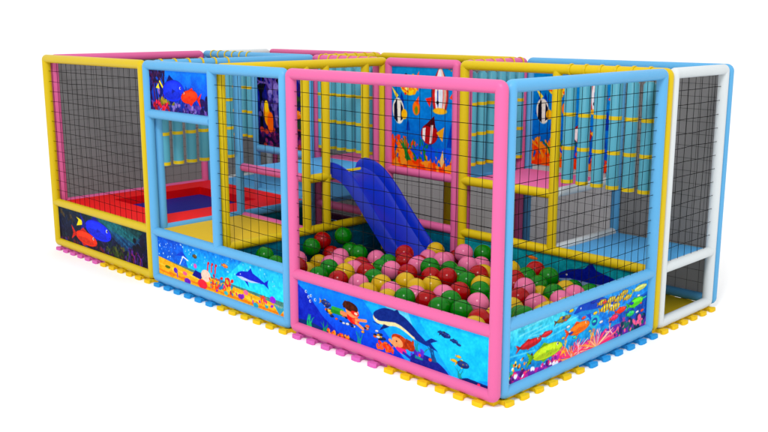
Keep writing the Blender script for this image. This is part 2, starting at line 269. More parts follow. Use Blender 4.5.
def art_shoal(w, h):
    s = Art(w, h); W = s.w; s.bg([(0, (20, 130, 190)), (.5, (30, 170, 220)), (1, (110, 225, 240))])
    s.poly([(W * .35, 100), (W, 100), (W, 20), (W * .6, 40)], (20, 110, 220), .5); s.poly([(W * .75, 60), (W, 75), (W, 0), (W * .8, 0)], (10, 40, 130), .45)
    s.noise(.08, 9); s.noise(.06, 4)
    for k in range(16): y = s.rng.uniform(45, 100); x = s.rng.uniform(0, W * .7); s.line(x, y, x + s.rng.uniform(30, 90), y + s.rng.uniform(-6, 8), 3, (190, 245, 250), .45)
    s.dolphin(W * .58, 84, 150, (20, 90, 190), (40, 150, 210), 4, -1)
    s.poly([(0, 0), (0, 26), (W * .2, 10), (W * .45, 20), (W * .75, 30), (W, 20), (W, 0)], (120, 60, 170))
    for qx in (.42, .6):
        for k in range(60): a_ = math.radians(s.rng.uniform(8, 172)); r_ = s.rng.uniform(16, 34); s.line(W * qx, 0, W * qx + 2.6 * r_ * math.cos(a_), r_ * math.sin(a_), 2.2, [(250, 90, 150), (255, 170, 90), (240, 50, 120), (255, 220, 190)][k % 4], .85)
    for k in range(20): s.branch(W * s.rng.uniform(.3, .78), s.rng.uniform(0, 20), 9, s.rng.uniform(40, 140), 2.6, [(245, 70, 120), (250, 130, 60), (230, 40, 140), (255, 200, 210), (250, 190, 60)][k % 5], 3)
    s.blobs(0, W * .35, 0, 16, [(150, 40, 150), (190, 60, 170), (90, 30, 120), (240, 240, 250), (230, 60, 140)], 70, 2, 6); s.blobs(0, W * .16, 10, 40, [(245, 225, 80), (60, 190, 160), (90, 60, 40), (240, 150, 40), (240, 250, 250)], 40, 1.5, 4)
    s.blobs(W * .74, W, 0, 26, [(20, 110, 110), (10, 60, 90), (60, 30, 120), (240, 120, 160)], 50, 4, 9)
    s.fish(W * .15, 62, 56, (190, 40, 50), (200, 60, 60), 4, .26, 1); s.fish(W * .25, 68, 30, (200, 50, 60), (220, 80, 70), 5, .3)
    s.fish(W * .26, 34, 82, (190, 215, 50), (120, 180, 40), 2, .32, 1); s.fish(W * .47, 54, 62, (245, 130, 20), (235, 90, 10), 8, .34, 1)
    s.fish(W * .36, 84, 40, (150, 140, 70), (140, 100, 60), 8, .24); s.ell(W * .58, 54, 17, 13, (60, 190, 210)); s.ell(W * .58, 54, 10, 8, (20, 90, 170))
    for k, (a, b, l) in enumerate(((.66, 74, 34), (.73, 68, 32), (.76, 82, 28), (.7, 86, 26), (.83, 78, 26), (.8, 90, 24), (.63, 88, 24))): s.fish(W * a, b, l, (240, 205, 40), (210, 160, 30), 12, .4, 1, (20, 60, 120), .06)
    s.fish(W * .78, 56, 32, (245, 70, 40), (230, 50, 60), 6, .35); s.fish(W * .73, 46, 26, (230, 60, 120), (240, 140, 60), 0, .4)
    s.fish(W * .9, 60, 50, (110, 220, 50), (70, 190, 60), 12, .34); s.fish(W * .93, 88, 44, (235, 245, 150), (200, 220, 100), 8, .24); s.fish(W * .86, 40, 26, (60, 210, 120), (40, 170, 90), 0, .4)
    for k in range(30): s.fish(W * s.rng.uniform(.3, .98), s.rng.uniform(30, 96), s.rng.uniform(7, 14), [(250, 210, 40), (30, 60, 180), (240, 90, 60), (60, 220, 200), (250, 250, 250)][k % 5], (30, 60, 160), s.rng.uniform(-10, 15))
    return s
def art_poster(w, h, dark=0):
    s = Art(w, h); W = s.w; s.bg([(0, (14, 100, 185)), (.5, (14, 128, 200)), (1, (30, 150, 200))]); s.noise(.03, 20)
    for x, y, r in ((9, 62, 6), (15, 64, 5), (50, 30, 5), (82, 36, 7), (24, 42, 3), (88, 50, 5)): s.poly([(x - r, y - r * 1.6), (x - r * .4, y + r), (x, y + r * 2.2), (x + r * .5, y + r), (x + r, y - r * 1.6)], (10, 75, 170))
    for k in range(13): s.coral(W * (k + .5) / 13, 0, s.rng.uniform(20, 34) if k < 4 else s.rng.uniform(10, 22), [(232, 70, 25), (240, 125, 30), (236, 90, 25), (244, 160, 50)][k % 4], 3)
    for k in range(4): s.weed(W * (.3 + .09 * k), 0, 30, (40, 130, 60), 3)
    for k in range(4): s.coral(W * (.52 + .13 * k), 0, 24, (35, 95, 215), 2)
    s.blobs(0, W, 0, 7, [(240, 120, 30), (230, 80, 25), (245, 160, 60)], 50, 3, 6)
    s.ell(W * .3, 82, 12, 10, (245, 205, 40), -10); s.poly([(W * .22, 92), (W * .3, 74), (W * .18, 78)], (235, 120, 40)); s.blobs(W * .24, W * .4, 72, 92, [(235, 90, 40), (255, 235, 150), (220, 60, 50), (240, 170, 30)], 26, 1, 2.5); s.poly([(W * .36, 84), (W * .46, 96), (W * .45, 76)], (240, 110, 40)); s.ell(W * .25, 88, 3, 5, (20, 20, 40))
    X, Y = W * .8, 78
    rr_ = lambda k: (9.5 * math.sin(math.pi * min(1, .22 + .78 * k / 39)) ** .8 + .6, Y - 18 + 40 * k / 39)
    for k in range(40): r, yy = rr_(k); s.ell(X - 1, yy, r, 2, (208, 44, 38))
    for dx, c_ in ((-.5, (238, 238, 240)), (-.08, (238, 238, 240)), (.2, (225, 232, 240)), (.62, (244, 214, 200))):
        for k in range(2, 38): r, yy = rr_(k); s.ell(X - 1 + dx * r, yy, r * .13 + .3, 1.4, c_)
    for k in range(4, 18): r, yy = rr_(k); s.ell(X - 1 - .3 * r, yy, .7, 1.2, (60, 90, 170))
    s.poly([(X + 11, Y - 6), (X + 17, Y + 2), (X + 22, Y + 10), (X + 20, Y - 1), (X + 23, Y - 12), (X + 16, Y - 8)], (232, 84, 40)); s.ell(X - 1, Y - 19, 9, 3, (238, 190, 60)); s.poly([(X - 14, Y - 16), (X - 20, Y - 8), (X - 11, Y - 6)], (220, 60, 40)); s.ell(X - 4, Y - 11, 1.6, 1.8, (20, 20, 40))
    for k in range(14): a_ = math.radians(95 - k * 6); s.ell(X - 6 + 24 * (1 - math.sin(a_)) + k * .6, Y + 12 + 16 * math.sin(a_), .8, .8, (235, 130, 50))
    X, Y = W * .13, 56
    s.ell(X, Y, 8, 13, (240, 235, 225), 8); s.poly([(X - 6, Y + 6), (X - 2, Y + 12), (X - 1, Y - 12), (X - 6, Y - 8)], (20, 20, 50)); s.poly([(X + 3, Y + 9), (X + 6, Y + 4), (X + 6, Y - 8), (X + 3, Y - 10)], (20, 25, 60)); s.poly([(X - 3, Y + 12), (X - 10, Y + 24), (X, Y + 15)], (240, 220, 80)); s.ell(X + 8, Y - 3, 4, 5, (245, 190, 40))
    s.ell(W * .42, 60, 5, 7, (240, 130, 30)); s.poly([(W * .4, 66), (W * .46, 72), (W * .46, 62)], (230, 90, 30)); s.ell(W * .42, 58, 2, 4, (120, 150, 50))
    X, Y = W * .63, 36
    s.ell(X, Y, 11, 10, (170, 25, 35)); s.poly([(X - 6, Y + 8), (X + 6, Y + 18), (X + 8, Y + 6)], (90, 15, 30)); s.poly([(X - 9, Y + 5), (X - 5, Y + 6), (X - 6, Y - 8), (X - 9, Y - 5)], (240, 235, 235)); s.poly([(X + 2, Y + 9), (X + 5, Y + 9), (X + 3, Y - 9), (X, Y - 9)], (240, 220, 220)); s.poly([(X + 9, Y + 2), (X + 19, Y + 8), (X + 17, Y - 6)], (225, 170, 50))
    s.poly([(W * .8, 12), (W * .84, 22), (W * .86, 10), (W * .82, 4)], (235, 200, 140)); return s
def art_night(w, h):
    s = Art(w, h); W = s.w; s.bg([(0, (20, 14, 60)), (.45, (16, 26, 120)), (1, (16, 30, 170))]); s.noise(.1, 14); s.noise(.06, 5)
    for k in range(6): s.branch(W * (.08 + .17 * k), 20, 22, 90 + s.rng.uniform(-14, 14), 6, [(8, 8, 26), (60, 40, 110), (110, 90, 160)][k % 3], 4, 24)
    s.blobs(W * .05, W * .5, 30, 70, [(40, 40, 130), (130, 120, 190), (160, 150, 210), (20, 20, 60)], 50, 2, 5, .7)
    s.blobs(0, W, 0, 20, [(90, 30, 90), (60, 40, 130), (150, 60, 120), (30, 20, 60), (200, 80, 60)], 90, 2, 6, .9)
    s.blobs(W * .45, W, 20, 60, [(60, 90, 40), (20, 30, 80), (40, 60, 130)], 40, 3, 7, .7)
    s.ell(W * .19, 36, 6, 13, (250, 170, 20), 10); s.ell(W * .26, 28, 6, 12, (250, 120, 20), 0); s.ell(W * .18, 46, 4, 7, (250, 210, 40)); s.fish(W * .75, 40, 24, (240, 140, 30), (220, 90, 30)); s.fish(W * .62, 78, 20, (240, 220, 60), (200, 180, 60))
    return s
def art_deep(w, h):
    s = Art(w, h); W = s.w; s.bg([(0, (14, 56, 78)), (.5, (14, 92, 118)), (1, (20, 124, 144))]); s.noise(.04, 12)
    for k in range(50): x = s.rng.uniform(0, W); y = s.rng.uniform(10, 90); s.line(x, y, x + s.rng.uniform(10, 40), y + s.rng.uniform(-5, 5), 2, [(80, 170, 190), (10, 60, 100), (60, 150, 180)][k % 3], .5)
    s.blobs(0, W, 0, 10, [(90, 60, 50), (120, 90, 60), (70, 40, 60)], 40, 3, 8, .6); return s
def art_teal(w, h):
    s = Art(w, h); W = s.w; s.bg([(0, (120, 110, 80)), (.18, (100, 120, 110)), (.26, (40, 140, 150)), (1, (36, 158, 168))]); s.noise(.04, 12)
    s.bubbles(40, 0, W, 40, 98, .6, 1.8, (120, 200, 200), .5); s.fish(W * .41, 84, 24, (225, 130, 50), (190, 90, 40), -8, .3)
    s.dolphin(W * .72, 60, 190, (22, 40, 140), (150, 170, 200), -3, -1); s.blobs(0, W, 2, 20, [(150, 70, 60), (160, 120, 60), (110, 60, 110), (80, 120, 90)], 70, 2, 6, .7); s.fish(W * .85, 38, 20, (200, 30, 60), (230, 120, 130)); return s
ARTS = dict(reef_dark=art_reef_dark, reef_bright=art_reef_bright, sand=art_sand, swim=art_swim, shoal=art_shoal, poster=art_poster, night=art_night, deep=art_deep, teal=art_teal)

# ---------------- frame builders ----------------
R = .045
root = empty('play_structure')
tag(root, 'long netted soft play enclosure of pink, yellow, blue and white padded frames', 'play structure')
def P3(ax, pos, a, z): return (a, pos, z) if ax == 'X' else (pos, a, z)
def picture(parent, ax, pos, a0, a1, z0, z1, art, label=None, t=.012, name='picture_panel'):
    c = ARTS[art](a1 - a0, z1 - z0).out(); H, W, _ = c.shape; vs = []; cc = []
    for sgn in (-1, 1):
        for j in range(H + 1):
            z = z0 + (z1 - z0) * j / H
            for i in range(W + 1): vs.append(P3(ax, pos + sgn * t / 2, a0 + (a1 - a0) * i / W, z))
        cp = np.pad(c, ((0, 1), (0, 1), (0, 0)), mode='edge')
        cc.append(cp.reshape(-1, 3))
    n = (H + 1) * (W + 1); fs = []
    for s_ in (0, n):
        for j in range(H):
            b = s_ + j * (W + 1); fs += [(b + i, b + i + 1, b + i + W + 2, b + i + W + 1) for i in range(W)]
    e = [(i, i + 1) for i in range(W)] + [(H * (W + 1) + i, H * (W + 1) + i + 1) for i in range(W)] + [(j * (W + 1), (j + 1) * (W + 1)) for j in range(H)] + [(j * (W + 1) + W, (j + 1) * (W + 1) + W) for j in range(H)]
    nb = len(fs); fs += [(a, b, b + n, a + n) for a, b in e]
    me = bpy.data.meshes.new(name); me.from_pydata(vs, [], fs); me.materials.append(am); me.materials.append(MATS['panel_edge'])
    me.polygons.foreach_set('material_index', [0] * nb + [1] * len(e))
    at = me.color_attributes.new('print', 'FLOAT_COLOR', 'POINT'); C = np.ones((2 * n, 4)); C[:, :3] = np.concatenate(cc); at.data.foreach_set('color', C.ravel())
    bm = bmesh.new(); bm.from_mesh(me); bmesh.ops.recalc_face_normals(bm, faces=bm.faces); bm.to_mesh(me); bm.free()
    o = bpy.data.objects.new(name, me); col.objects.link(o); o.parent = parent
    if label: o['label'] = label
    return o
def net(parent, ax, pos, a0, a1, z0, z1, cell=.114, r=.0025):
    m = MB(); n = max(1, round((a1 - a0) / cell)); k = max(1, round((z1 - z0) / cell)); J = lambda s=.002: rng.normal(0, s)
    for i in range(n + 1 if n > 1 else 2):
        a = a0 + (a1 - a0) * (i + .0) / n
        pts = [P3(ax, pos + J(), a + (J(.003) if 0 < q < 4 else 0), z0 + (z1 - z0) * q / 4) for q in range(5)]
        m.tube(pts, r, seg=4, cap=False)
    for i in range(k + 1):
        z = z0 + (z1 - z0) * i / k
        m.tube([P3(ax, pos + J(), a0 + (a1 - a0) * q / 4, z + (J(.0035) if 0 < q < 4 else 0)) for q in range(5)], r, seg=4, cap=False)
    return m.build('net', 'cord_black', parent)
def sheet(parent, ax, pos, a0, a1, z0, z1, mt='mesh_grey'):
    m = MB(); t = .003
    if ax == 'X': m.box(a0, a1, pos - t, pos + t, z0, z1)
    else: m.box(pos - t, pos + t, a0, a1, z0, z1)
    o = m.build('mesh_sheet', mt, parent, smooth=False); o['label'] = ('lightened' if mt == 'mesh_grey_lightened' else 'dark') + ' grey fine mesh sheet behind the black net'; return o
def wall(ax, pos, a0, a1, colr, label, z0=0, z1=2.2, rails=(), posts=(), nets=(), pics=(), sheets=(), cell=.114):
    f = .02; m = MB(); A0, A1, Z0, Z1 = a0 + R, a1 - R, z0 + R, z1 - R; pts = []
    for (cx, cz, st) in ((A1 - f, Z1 - f, 0), (A0 + f, Z1 - f, 90), (A0 + f, Z0 + f, 180), (A1 - f, Z0 + f, 270)):
        for q in range(5): a = math.radians(st + q * 22.5); pts.append(P3(ax, pos, cx + f * math.cos(a), cz + f * math.sin(a)))
    m.tube(pts, R, closed=True, seg=24, nrm=(0, 1, 0) if ax == 'X' else (1, 0, 0))
    w = m.build('wall_frame', colr + '_vinyl', root); w['label'] = label
    for (z, b0, b1) in rails:
        q = MB(); q.tube([P3(ax, pos, b0, z), P3(ax, pos, b1, z)], R * .98, seg=24); q.build('rail', colr + '_vinyl', w)
    for (b, c0, c1) in posts:
        q = MB(); q.tube([P3(ax, pos, b, c0), P3(ax, pos, b, c1)], R * .97, seg=24); q.build('post', colr + '_vinyl', w)
    for n_ in nets: net(w, ax, pos, *n_, cell=cell, r=.0014 if sheets else .0024)
    for (b0, b1, c0, c1, art, lab) in pics: picture(w, ax, pos, b0, b1, c0, c1, art, lab)
    for q_ in sheets: sheet(w, ax, pos + (.02 if pos > 0 else -.02), *q_)
    return w
# ---------------- ground ----------------
g = MB(); g.add([(-90, -60, -.034), (60, -60, -.034), (60, 90, -.034), (-90, 90, -.034)], [(0, 1, 2, 3)])
tag(g.build('ground', 'ground_white', smooth=False), kind='structure')

# ---------------- outer walls ----------------
XL, X1, X2 = -6.555, -4.40, -2.217
LO, LT = .085, .475           # lower panel band
wall('X', .045, XL, X1, 'yellow', 'yellow padded frame at the left end of the long front', rails=[(.515, XL + .06, X1 - .06)],
     nets=[(XL + .07, X1 - .07, .55, 2.13)], pics=[(XL + .07, X1 - .07, LO, LT, 'reef_dark', 'dark reef picture with blue and orange fish')])
wall('X', .045, X1, X2, 'blue', 'light blue padded frame in the middle of the long front, its left half open as entrance',
     rails=[(.515, X1 + .06, X2 - .06), (1.69, X1 + .06, -3.3)], posts=[(-3.275, .53, 2.15)], nets=[(-3.25, X2 - .07, .55, 2.13)],
     pics=[(X1 + .07, -3.305, 1.715, 2.13, 'reef_bright', 'bright reef picture over the entrance'), (X1 + .07, X2 - .07, LO, LT, 'sand', 'sandy sea floor picture with dolphin and shells')])
wall('X', .045, X2, 0, 'pink', 'pink padded frame at the right end of the long front', rails=[(.505, X2 + .06, -.06)],
     nets=[(X2 + .07, -.07, .54, 2.13)], pics=[(X2 + .07, -.07, .07, .47, 'swim', 'blue sea picture with whale and two swimmers')])
wall('Y', -.045, .09, 2.14, 'blue', 'light blue padded frame of the short right side beside the ball pit', rails=[(.525, .15, 2.08)],
     nets=[(.16, 2.07, .56, 2.13)], pics=[(.16, 2.07, LO, .485, 'shoal', 'crowded fish shoal picture over pink coral')], cell=.102)
wall('Y', -.045, 2.23, 3.21, 'white', 'white padded frame at the far end of the short right side', rails=[(.525, 2.29, 3.15)], nets=[(2.3, 3.14, .56, 2.13)], cell=.12)
wall('Y', -6.51, .09, 2.14, 'pink', 'pink padded frame closing the left end', rails=[(.5, .15, 2.08)], nets=[(.16, 2.07, .53, 2.13)], sheets=[(.11, 2.14, .01, 2.15)])
wall('Y', -6.51, 2.232, 3.21, 'white', 'white padded frame at the far left corner', rails=[(.5, 2.29, 3.15)], nets=[(2.3, 3.14, .53, 2.13)], sheets=[(2.24, 3.2, .01, 2.15)])
YB = 3.255
wall('X', YB, XL, X1, 'pink', 'pink padded frame at the left of the rear wall', rails=[(.5, XL + .06, X1 - .06)], posts=[(-5.48, .05, 2.15)], nets=[(XL + .07, X1 - .07, .07, 2.13)], sheets=[(XL + .02, X1, .01, 2.15)])
wall('X', YB, X1, X2 - .12, 'yellow', 'yellow padded frame in the middle of the rear wall', rails=[(1.12, X1 + .06, X2 - .18)], posts=[(-3.3, .05, 2.15)],
     nets=[(X1 + .07, X2 - .19, .07, 2.13)], sheets=[(X1, X2 - .02, .01, 1.1, 'mesh_grey_lightened'), (X1, X2 - .02, 1.1, 2.15)], pics=[(X1 + .09, -3.35, 1.17, 2.1, 'poster', None)])
wall('X', YB, X2, 0, 'blue', 'light blue padded frame at the right of the rear wall', rails=[(.47, -1.1, -.06)], posts=[(-1.1, .05, 2.15)],
     nets=[(X2 + .07, -.07, .07, 2.13)], sheets=[(X2, -1.1, .01, 1.1, 'mesh_grey_lightened'), (X2, -1.1, 1.1, 2.15), (-1.1, -.03, .01, 2.15)], pics=[(X2 + .09, -1.15, 1.09, 2.1, 'poster', 'tropical fish picture on the rear wall behind the hanging rolls')])
# ---------------- inner walls ----------------
YM = 2.185
wall('X', YM, XL + .005, -4.405, 'blue', 'light blue inner frame behind the trampoline', rails=[(.5, XL + .15, -4.46), (1.04, -5.45, -4.46)], posts=[(-5.49, .05, 2.15)],
     pics=[(-5.44, -4.5, 1.09, 2.12, 'night', 'dark blue reef picture with orange fish')])
wall('X', YM, -4.40, -3.33, 'pink', 'pink inner frame carrying hanging rolls behind the slide platform', rails=[(.515, -4.34, -3.39)])
wall('X', YM, -3.235, X2, 'pink', 'pink inner frame with the tropical fish picture behind the slide', rails=[(1.035, -3.18, -2.28), (.515, -3.18, -2.28)],
     pics=[(-3.16, -2.29, 1.08, 2.12, 'poster', 'tropical fish picture above the ball pit'), (-3.16, -2.29, .07, .48, 'deep', 'dark blue water picture at the back of the ball pit')])
wall('X', YM, X2 + .005, 0, 'yellow', 'yellow inner frame along the back of the ball pit', rails=[(.515, X2 + .06, -.06), (1.035, X2 + .06, -1.1)], posts=[(-1.1, .53, 2.15)],
     pics=[(X2 + .07, -.07, .07, .48, 'teal', 'teal sea picture with dolphin facing the balls')])
wall('Y', -3.283, .095, 2.235, 'yellow', 'yellow inner frame between entrance and ball pit', rails=[(.515, .15, 2.17), (1.035, 1.12, 2.17)], posts=[(1.12, .53, 2.15), (1.38, .53, 2.15), (1.925, .53, 2.15)],
     pics=[(.16, 2.17, .07, .48, 'deep', 'dark teal water picture under the yellow rail')])
wall('Y', -4.362, .095, 2.135, 'blue', 'light blue inner frame between trampoline and entrance', rails=[(.525, .15, 2.08)], posts=[(1.1, .53, 2.15)],
     pics=[(.16, 2.07, .07, .48, 'deep', 'dark teal water picture beside the trampoline')])
wall('Y', -4.362, 2.235, 3.205, 'yellow', 'yellow inner frame across the rear lane')
wall('Y', -2.205, 2.235, 3.205, 'pink', 'pink inner frame across the rear lane carrying hanging rolls')
for z in (.515, 1.045):
    q = MB(); q.tube([(-4.325, 1.12, z), (-3.32, 1.12, z)], R * .95, seg=24); o = q.build('cross_rail', 'pink_vinyl', root)
    o['label'] = 'pink cross rail ' + ('at the edge of the yellow entrance floor' if z < .6 else 'along the front edge of the slide platform')
for z in (.52, 1.045):
    q = MB(); q.tube([(-1.1, 2.22, z), (-1.1, 3.22, z)], R * .97, seg=24); o = q.build('cross_rail', 'white_vinyl', root)
    o['label'] = 'white cross rail ' + ('beside the low light blue deck' if z < .6 else 'along the edge of the raised pink deck')
# ---------------- decks ----------------
def deck(name, x0, x1, y0, y1, z, m, label, th=.06):
    q = MB(); q.box(x0, x1, y0, y1, z - th, z); o = q.build(name, m, root, smooth=False, bevel=.015); o['label'] = label; return o
deck('deck', -4.325, -3.32, .085, 1.085, .535, 'yellow_deck', 'yellow padded entrance floor')
deck('deck', -4.325, -3.32, 1.155, 2.235, 1.045, 'light_blue_deck', 'light blue padded slide platform')
deck('deck', -4.325, -3.305, 2.24, 3.21, 1.045, 'pink_deck', 'pink padded floor of the raised rear lane behind the platform')
deck('deck', -3.3, -2.26, 2.235, 3.21, 1.04, 'light_blue_deck', 'light blue padded floor of the raised rear lane')
deck('deck', -2.15, -1.145, 2.235, 3.21, 1.045, 'pink_deck', 'pink padded floor of the raised rear lane beside the white frame')
deck('deck', -1.055, -.085, 2.225, 3.21, .52, 'light_blue_deck', 'light blue low deck at the right rear corner')
deck('deck', -6.465, -4.41, 2.225, 3.21, .52, 'light_blue_deck', 'light blue low deck behind the trampoline')
deck('pit_floor', -3.265, -.07, .09, 2.17, .16, 'dark_teal_vinyl', 'dark teal padded ball pit floor', .1)
# ---------------- trampoline ----------------
t = empty('trampoline', (-5.45, 1.12, 0)); tag(t, 'red padded trampoline with sunken blue bed behind the yellow front frame', 'trampoline')
def rel(o, par): o.parent = par; o.matrix_parent_inverse = par.matrix_world.inverted(); return o
bpy.context.view_layer.update()
q = MB(); x0, x1, y0, y1 = -6.455, -4.415, .1, 2.13; a0, a1, b0, b1 = -6.12, -4.95, .56, 1.75; zt, zb = .525, .0
q.add([(x0, y0, zt), (x1, y0, zt), (x1, y1, zt), (x0, y1, zt), (a0, b0, zt), (a1, b0, zt), (a1, b1, zt), (a0, b1, zt), (x0, y0, zb), (x1, y0, zb), (x1, y1, zb), (x0, y1, zb), (a0, b0, .40), (a1, b0, .40), (a1, b1, .40), (a0, b1, .40)],
      [(0, 1, 5, 4), (1, 2, 6, 5), (2, 3, 7, 6), (3, 0, 4, 7), (0, 8, 9, 1), (1, 9, 10, 2), (2, 10, 11, 3), (3, 11, 8, 0), (12, 13, 14, 15)])
q.mi = 1; q.add([(a0, b0, zt), (a1, b0, zt), (a1, b1, zt), (a0, b1, zt), (a0, b0, .40), (a1, b0, .40), (a1, b1, .40), (a0, b1, .40)], [(0, 1, 5, 4), (1, 2, 6, 5), (2, 3, 7, 6), (3, 0, 4, 7)])
rel(q.build('safety_pad', ['red_vinyl', 'well_red_vinyl'], None, smooth=False), t)
q = MB(); q.box(a0 + .01, a1 - .01, b0 + .01, b1 - .01, .415, .432); rel(q.build('jump_bed', 'bed_fabric', None, smooth=False), t)
# ---------------- slide ----------------
sl = empty('slide', (-2.6, 1.66, .27)); tag(sl, 'dark blue plastic wave slide running from the platform down into the ball pit', 'slide'); bpy.context.view_layer.update()
ctrl = [(-3.36, 1.06), (-3.2, 1.055), (-3.05, 1.0), (-2.88, .86), (-2.72, .69), (-2.55, .515), (-2.39, .36), (-2.24, .24), (-2.08, .185), (-1.95, .178)]
def cr(P, n=6):
    o = []
    for i in range(len(P) - 1):
        p0, p1, p2, p3 = P[max(0, i - 1)], P[i], P[i + 1], P[min(len(P) - 1, i + 2)]
        for k in range(n):
            u = k / n; o.append(tuple(.5 * (2 * b + (c - a) * u + (2 * a - 5 * b + 4 * c - d) * u * u + (3 * b - a - 3 * c + d) * u ** 3) for a, b, c, d in zip(p0, p1, p2, p3)))
    return o + [P[-1]]
S = cr(ctrl); n = len(S)
prof = [(-.25, -.03), (-.25, .10), (-.243, .118), (-.225, .118), (-.212, .10), (-.195, .02), (-.16, .0), (.16, .0), (.195, .02), (.212, .10), (.225, .118), (.243, .118), (.25, .10), (.25, -.03)]
q = MB(); vs = []
for i, (x, z) in enumerate(S):
    a = S[max(0, i - 1)]; b = S[min(n - 1, i + 1)]; tx, tz = b[0] - a[0], b[1] - a[1]; L = math.hypot(tx, tz); nx, nz = -tz / L, tx / L
    hs = min(1, .25 + (n - 1 - i) / 12) * min(1, .55 + i / 8)
    for (y, h) in prof: hh = h * hs if h > 0 else h; vs.append((x + nx * hh, 1.66 + y * (1 + .0 * i), max(.165, z + nz * hh)))
k = len(prof); fs = [(i * k + j, i * k + (j + 1) % k, (i + 1) * k + (j + 1) % k, (i + 1) * k + j) for i in range(n - 1) for j in range(k)] + [tuple(range(k)), tuple(range((n - 1) * k, n * k))]
q.add(vs, fs); so = rel(q.build('slide_chute', 'slide_plastic'), sl)
# ---------------- hanging rolls ----------------
ORD = ['first', 'second', 'third', 'fourth', 'fifth', 'sixth']
proto = None
def roll_proto():
    r = empty('hanging_roll', (0, 0, 0)); m = MB(); rr = .052
    def cap(z0, z1, r_, f=.012): return [(0, 0, z0), (0, 0, z1)]
    prof_ = [(0, 1.155), (rr - .012, 1.155), (rr, 1.167), (rr, 2.06), (rr - .02, 2.085), (0, 2.09)]
    seg = 24; vs = [(a * math.cos(2 * math.pi * j / seg), a * math.sin(2 * math.pi * j / seg), z) for a, z in prof_[1:-1] for j in range(seg)]
    fs = [(i * seg + j, i * seg + (j + 1) % seg, (i + 1) * seg + (j + 1) % seg, (i + 1) * seg + j) for i in range(3) for j in range(seg)] + [tuple(range(seg)), tuple(range(3 * seg, 4 * seg))]
    m.add(vs, fs); m.build('roll_body', 'teal_vinyl', r)
    for z in (1.178, 1.475, 1.77):
        b = MB(); b.tube([(0, 0, z - .016), (0, 0, z + .016)], rr + .0025, seg=24); b.build('band', 'yellow_vinyl', r)
    b = MB(); pts = [(0, (R + .004) * math.cos(a), 2.155 + (R + .004) * math.sin(a)) for a in np.linspace(0, 2 * math.pi, 24, endpoint=False)]
    for dx in (-.007, 0, .007): b.tube([(dx, y, z) for _, y, z in pts], .0045, closed=True, seg=6, nrm=(1, 0, 0))
    b.build('strap', 'yellow_vinyl', r); return r
def place_roll(x, y, axis, label, group):
    global proto
    if proto is None: proto = roll_proto(); r = proto
    else:
        r = proto.copy(); col.objects.link(r)
        for ch in list(proto.children): c = ch.copy(); col.objects.link(c); c.parent = r
    r.location = (x, y, 0); r.rotation_euler = (rng.normal(0, .0), 0, 0 if axis == 'X' else math.pi / 2); tag(r, label, 'hanging roll', group)
rows = [('Y', -4.362, .2, .155, 'from the front in the row beside the entrance', 'rolls hanging beside the entrance'),
        ('X', YM, -6.34, .15, 'from the left in the row behind the trampoline', 'rolls hanging behind the trampoline'),
        ('X', YM, -4.25, .155, 'from the left in the row behind the slide platform', 'rolls hanging behind the slide platform'),
        ('Y', -4.362, 2.34, .152, 'from the front under the yellow cross beam of the rear lane', 'rolls hanging across the left of the rear lane'),
        ('Y', -2.205, 2.34, .152, 'from the front under the pink cross beam of the rear lane', 'rolls hanging across the middle of the rear lane'),
        ('X', YM, -.96, .152, 'from the left in the row at the back of the ball pit', 'rolls hanging at the back of the ball pit')]
for ax, pos, s0, ds, txt, grp in rows:
    for k in range(6):
        a = s0 + ds * k; x, y = (a, pos) if ax == 'X' else (pos, a)
        place_roll(x, y, ax, ORD[k] + ' teal roll ' + txt, grp)
# ---------------- foam mats ----------------
def foam(ix, iy, c, label, sides):
    w = 6.555 / 6; X0 = XL + ix * w; Y0 = iy * 1.1; cx, cy = X0 + w / 2, Y0 + .55; e = .0008
    out = []; ins = .055
    if 'S' in sides: Y0 += ins
    if 'W' in sides: X0 += ins
    xa, xb, ya, yb = X0 + e, XL + (ix + 1) * w - (ins if 'E' in sides else 0) - e, Y0 + e, (iy + 1) * 1.1 - (ins if 'N' in sides else 0) - e
    def edge(p, q, nx, ny, teeth):
        out.append(p)
        if not teeth: return
        dx, dy = (q[0] - p[0]) / 6, (q[1] - p[1]) / 6
        for k in range(6):
            bx, by = p[0] + dx * (k + .5), p[1] + dy * (k + .5)
            for u, v in ((-.17, 0), (-.16, .045), (-.25, .062), (-.27, .075), (-.21, .087), (0, .09), (.21, .087), (.27, .075), (.25, .062), (.16, .045), (.17, 0)):
                out.append((bx + dx * u + nx * v, by + dy * u + ny * v))
    a, b, c_, d = (xa, ya), (xb, ya), (xb, yb), (xa, yb)
    edge(a, b, 0, -1, 'S' in sides); edge(b, c_, 1, 0, 'E' in sides); edge(c_, d, 0, 1, 'N' in sides); edge(d, a, -1, 0, 'W' in sides)
    m = MB(); n = len(out); m.add([(x, y, -.034) for x, y in out] + [(x, y, -.001) for x, y in out], [tuple(reversed(range(n))), tuple(range(n, 2 * n))] + [(i, (i + 1) % n, n + (i + 1) % n, n + i) for i in range(n)])
    o = m.build('foam_mat', 'mat_' + c, None, smooth=False, origin=(cx, cy, -.034), bevel=.003); tag(o, label, 'foam mat', 'interlocking foam mats under the frames')
foam(0, 0, 'pink', 'purple pink foam mat under the far left end of the yellow front frame', 'SW')
foam(1, 0, 'yellow', 'yellow foam mat under the right half of the yellow front frame', 'S')
foam(2, 0, 'blue', 'blue foam mat under the entrance side of the light blue front frame', 'S')
foam(3, 0, 'yellow', 'yellow foam mat under the netted side of the light blue front frame', 'S')
foam(4, 0, 'pink', 'purple pink foam mat under the left half of the pink front frame', 'S')
foam(5, 0, 'yellow', 'yellow foam mat at the near corner under pink and light blue frames', 'SE')
foam(5, 1, 'blue', 'blue foam mat at the right side under the light blue frame', 'E')
foam(5, 2, 'yellow', 'yellow foam mat under the white frame at the right rear corner', 'EN')
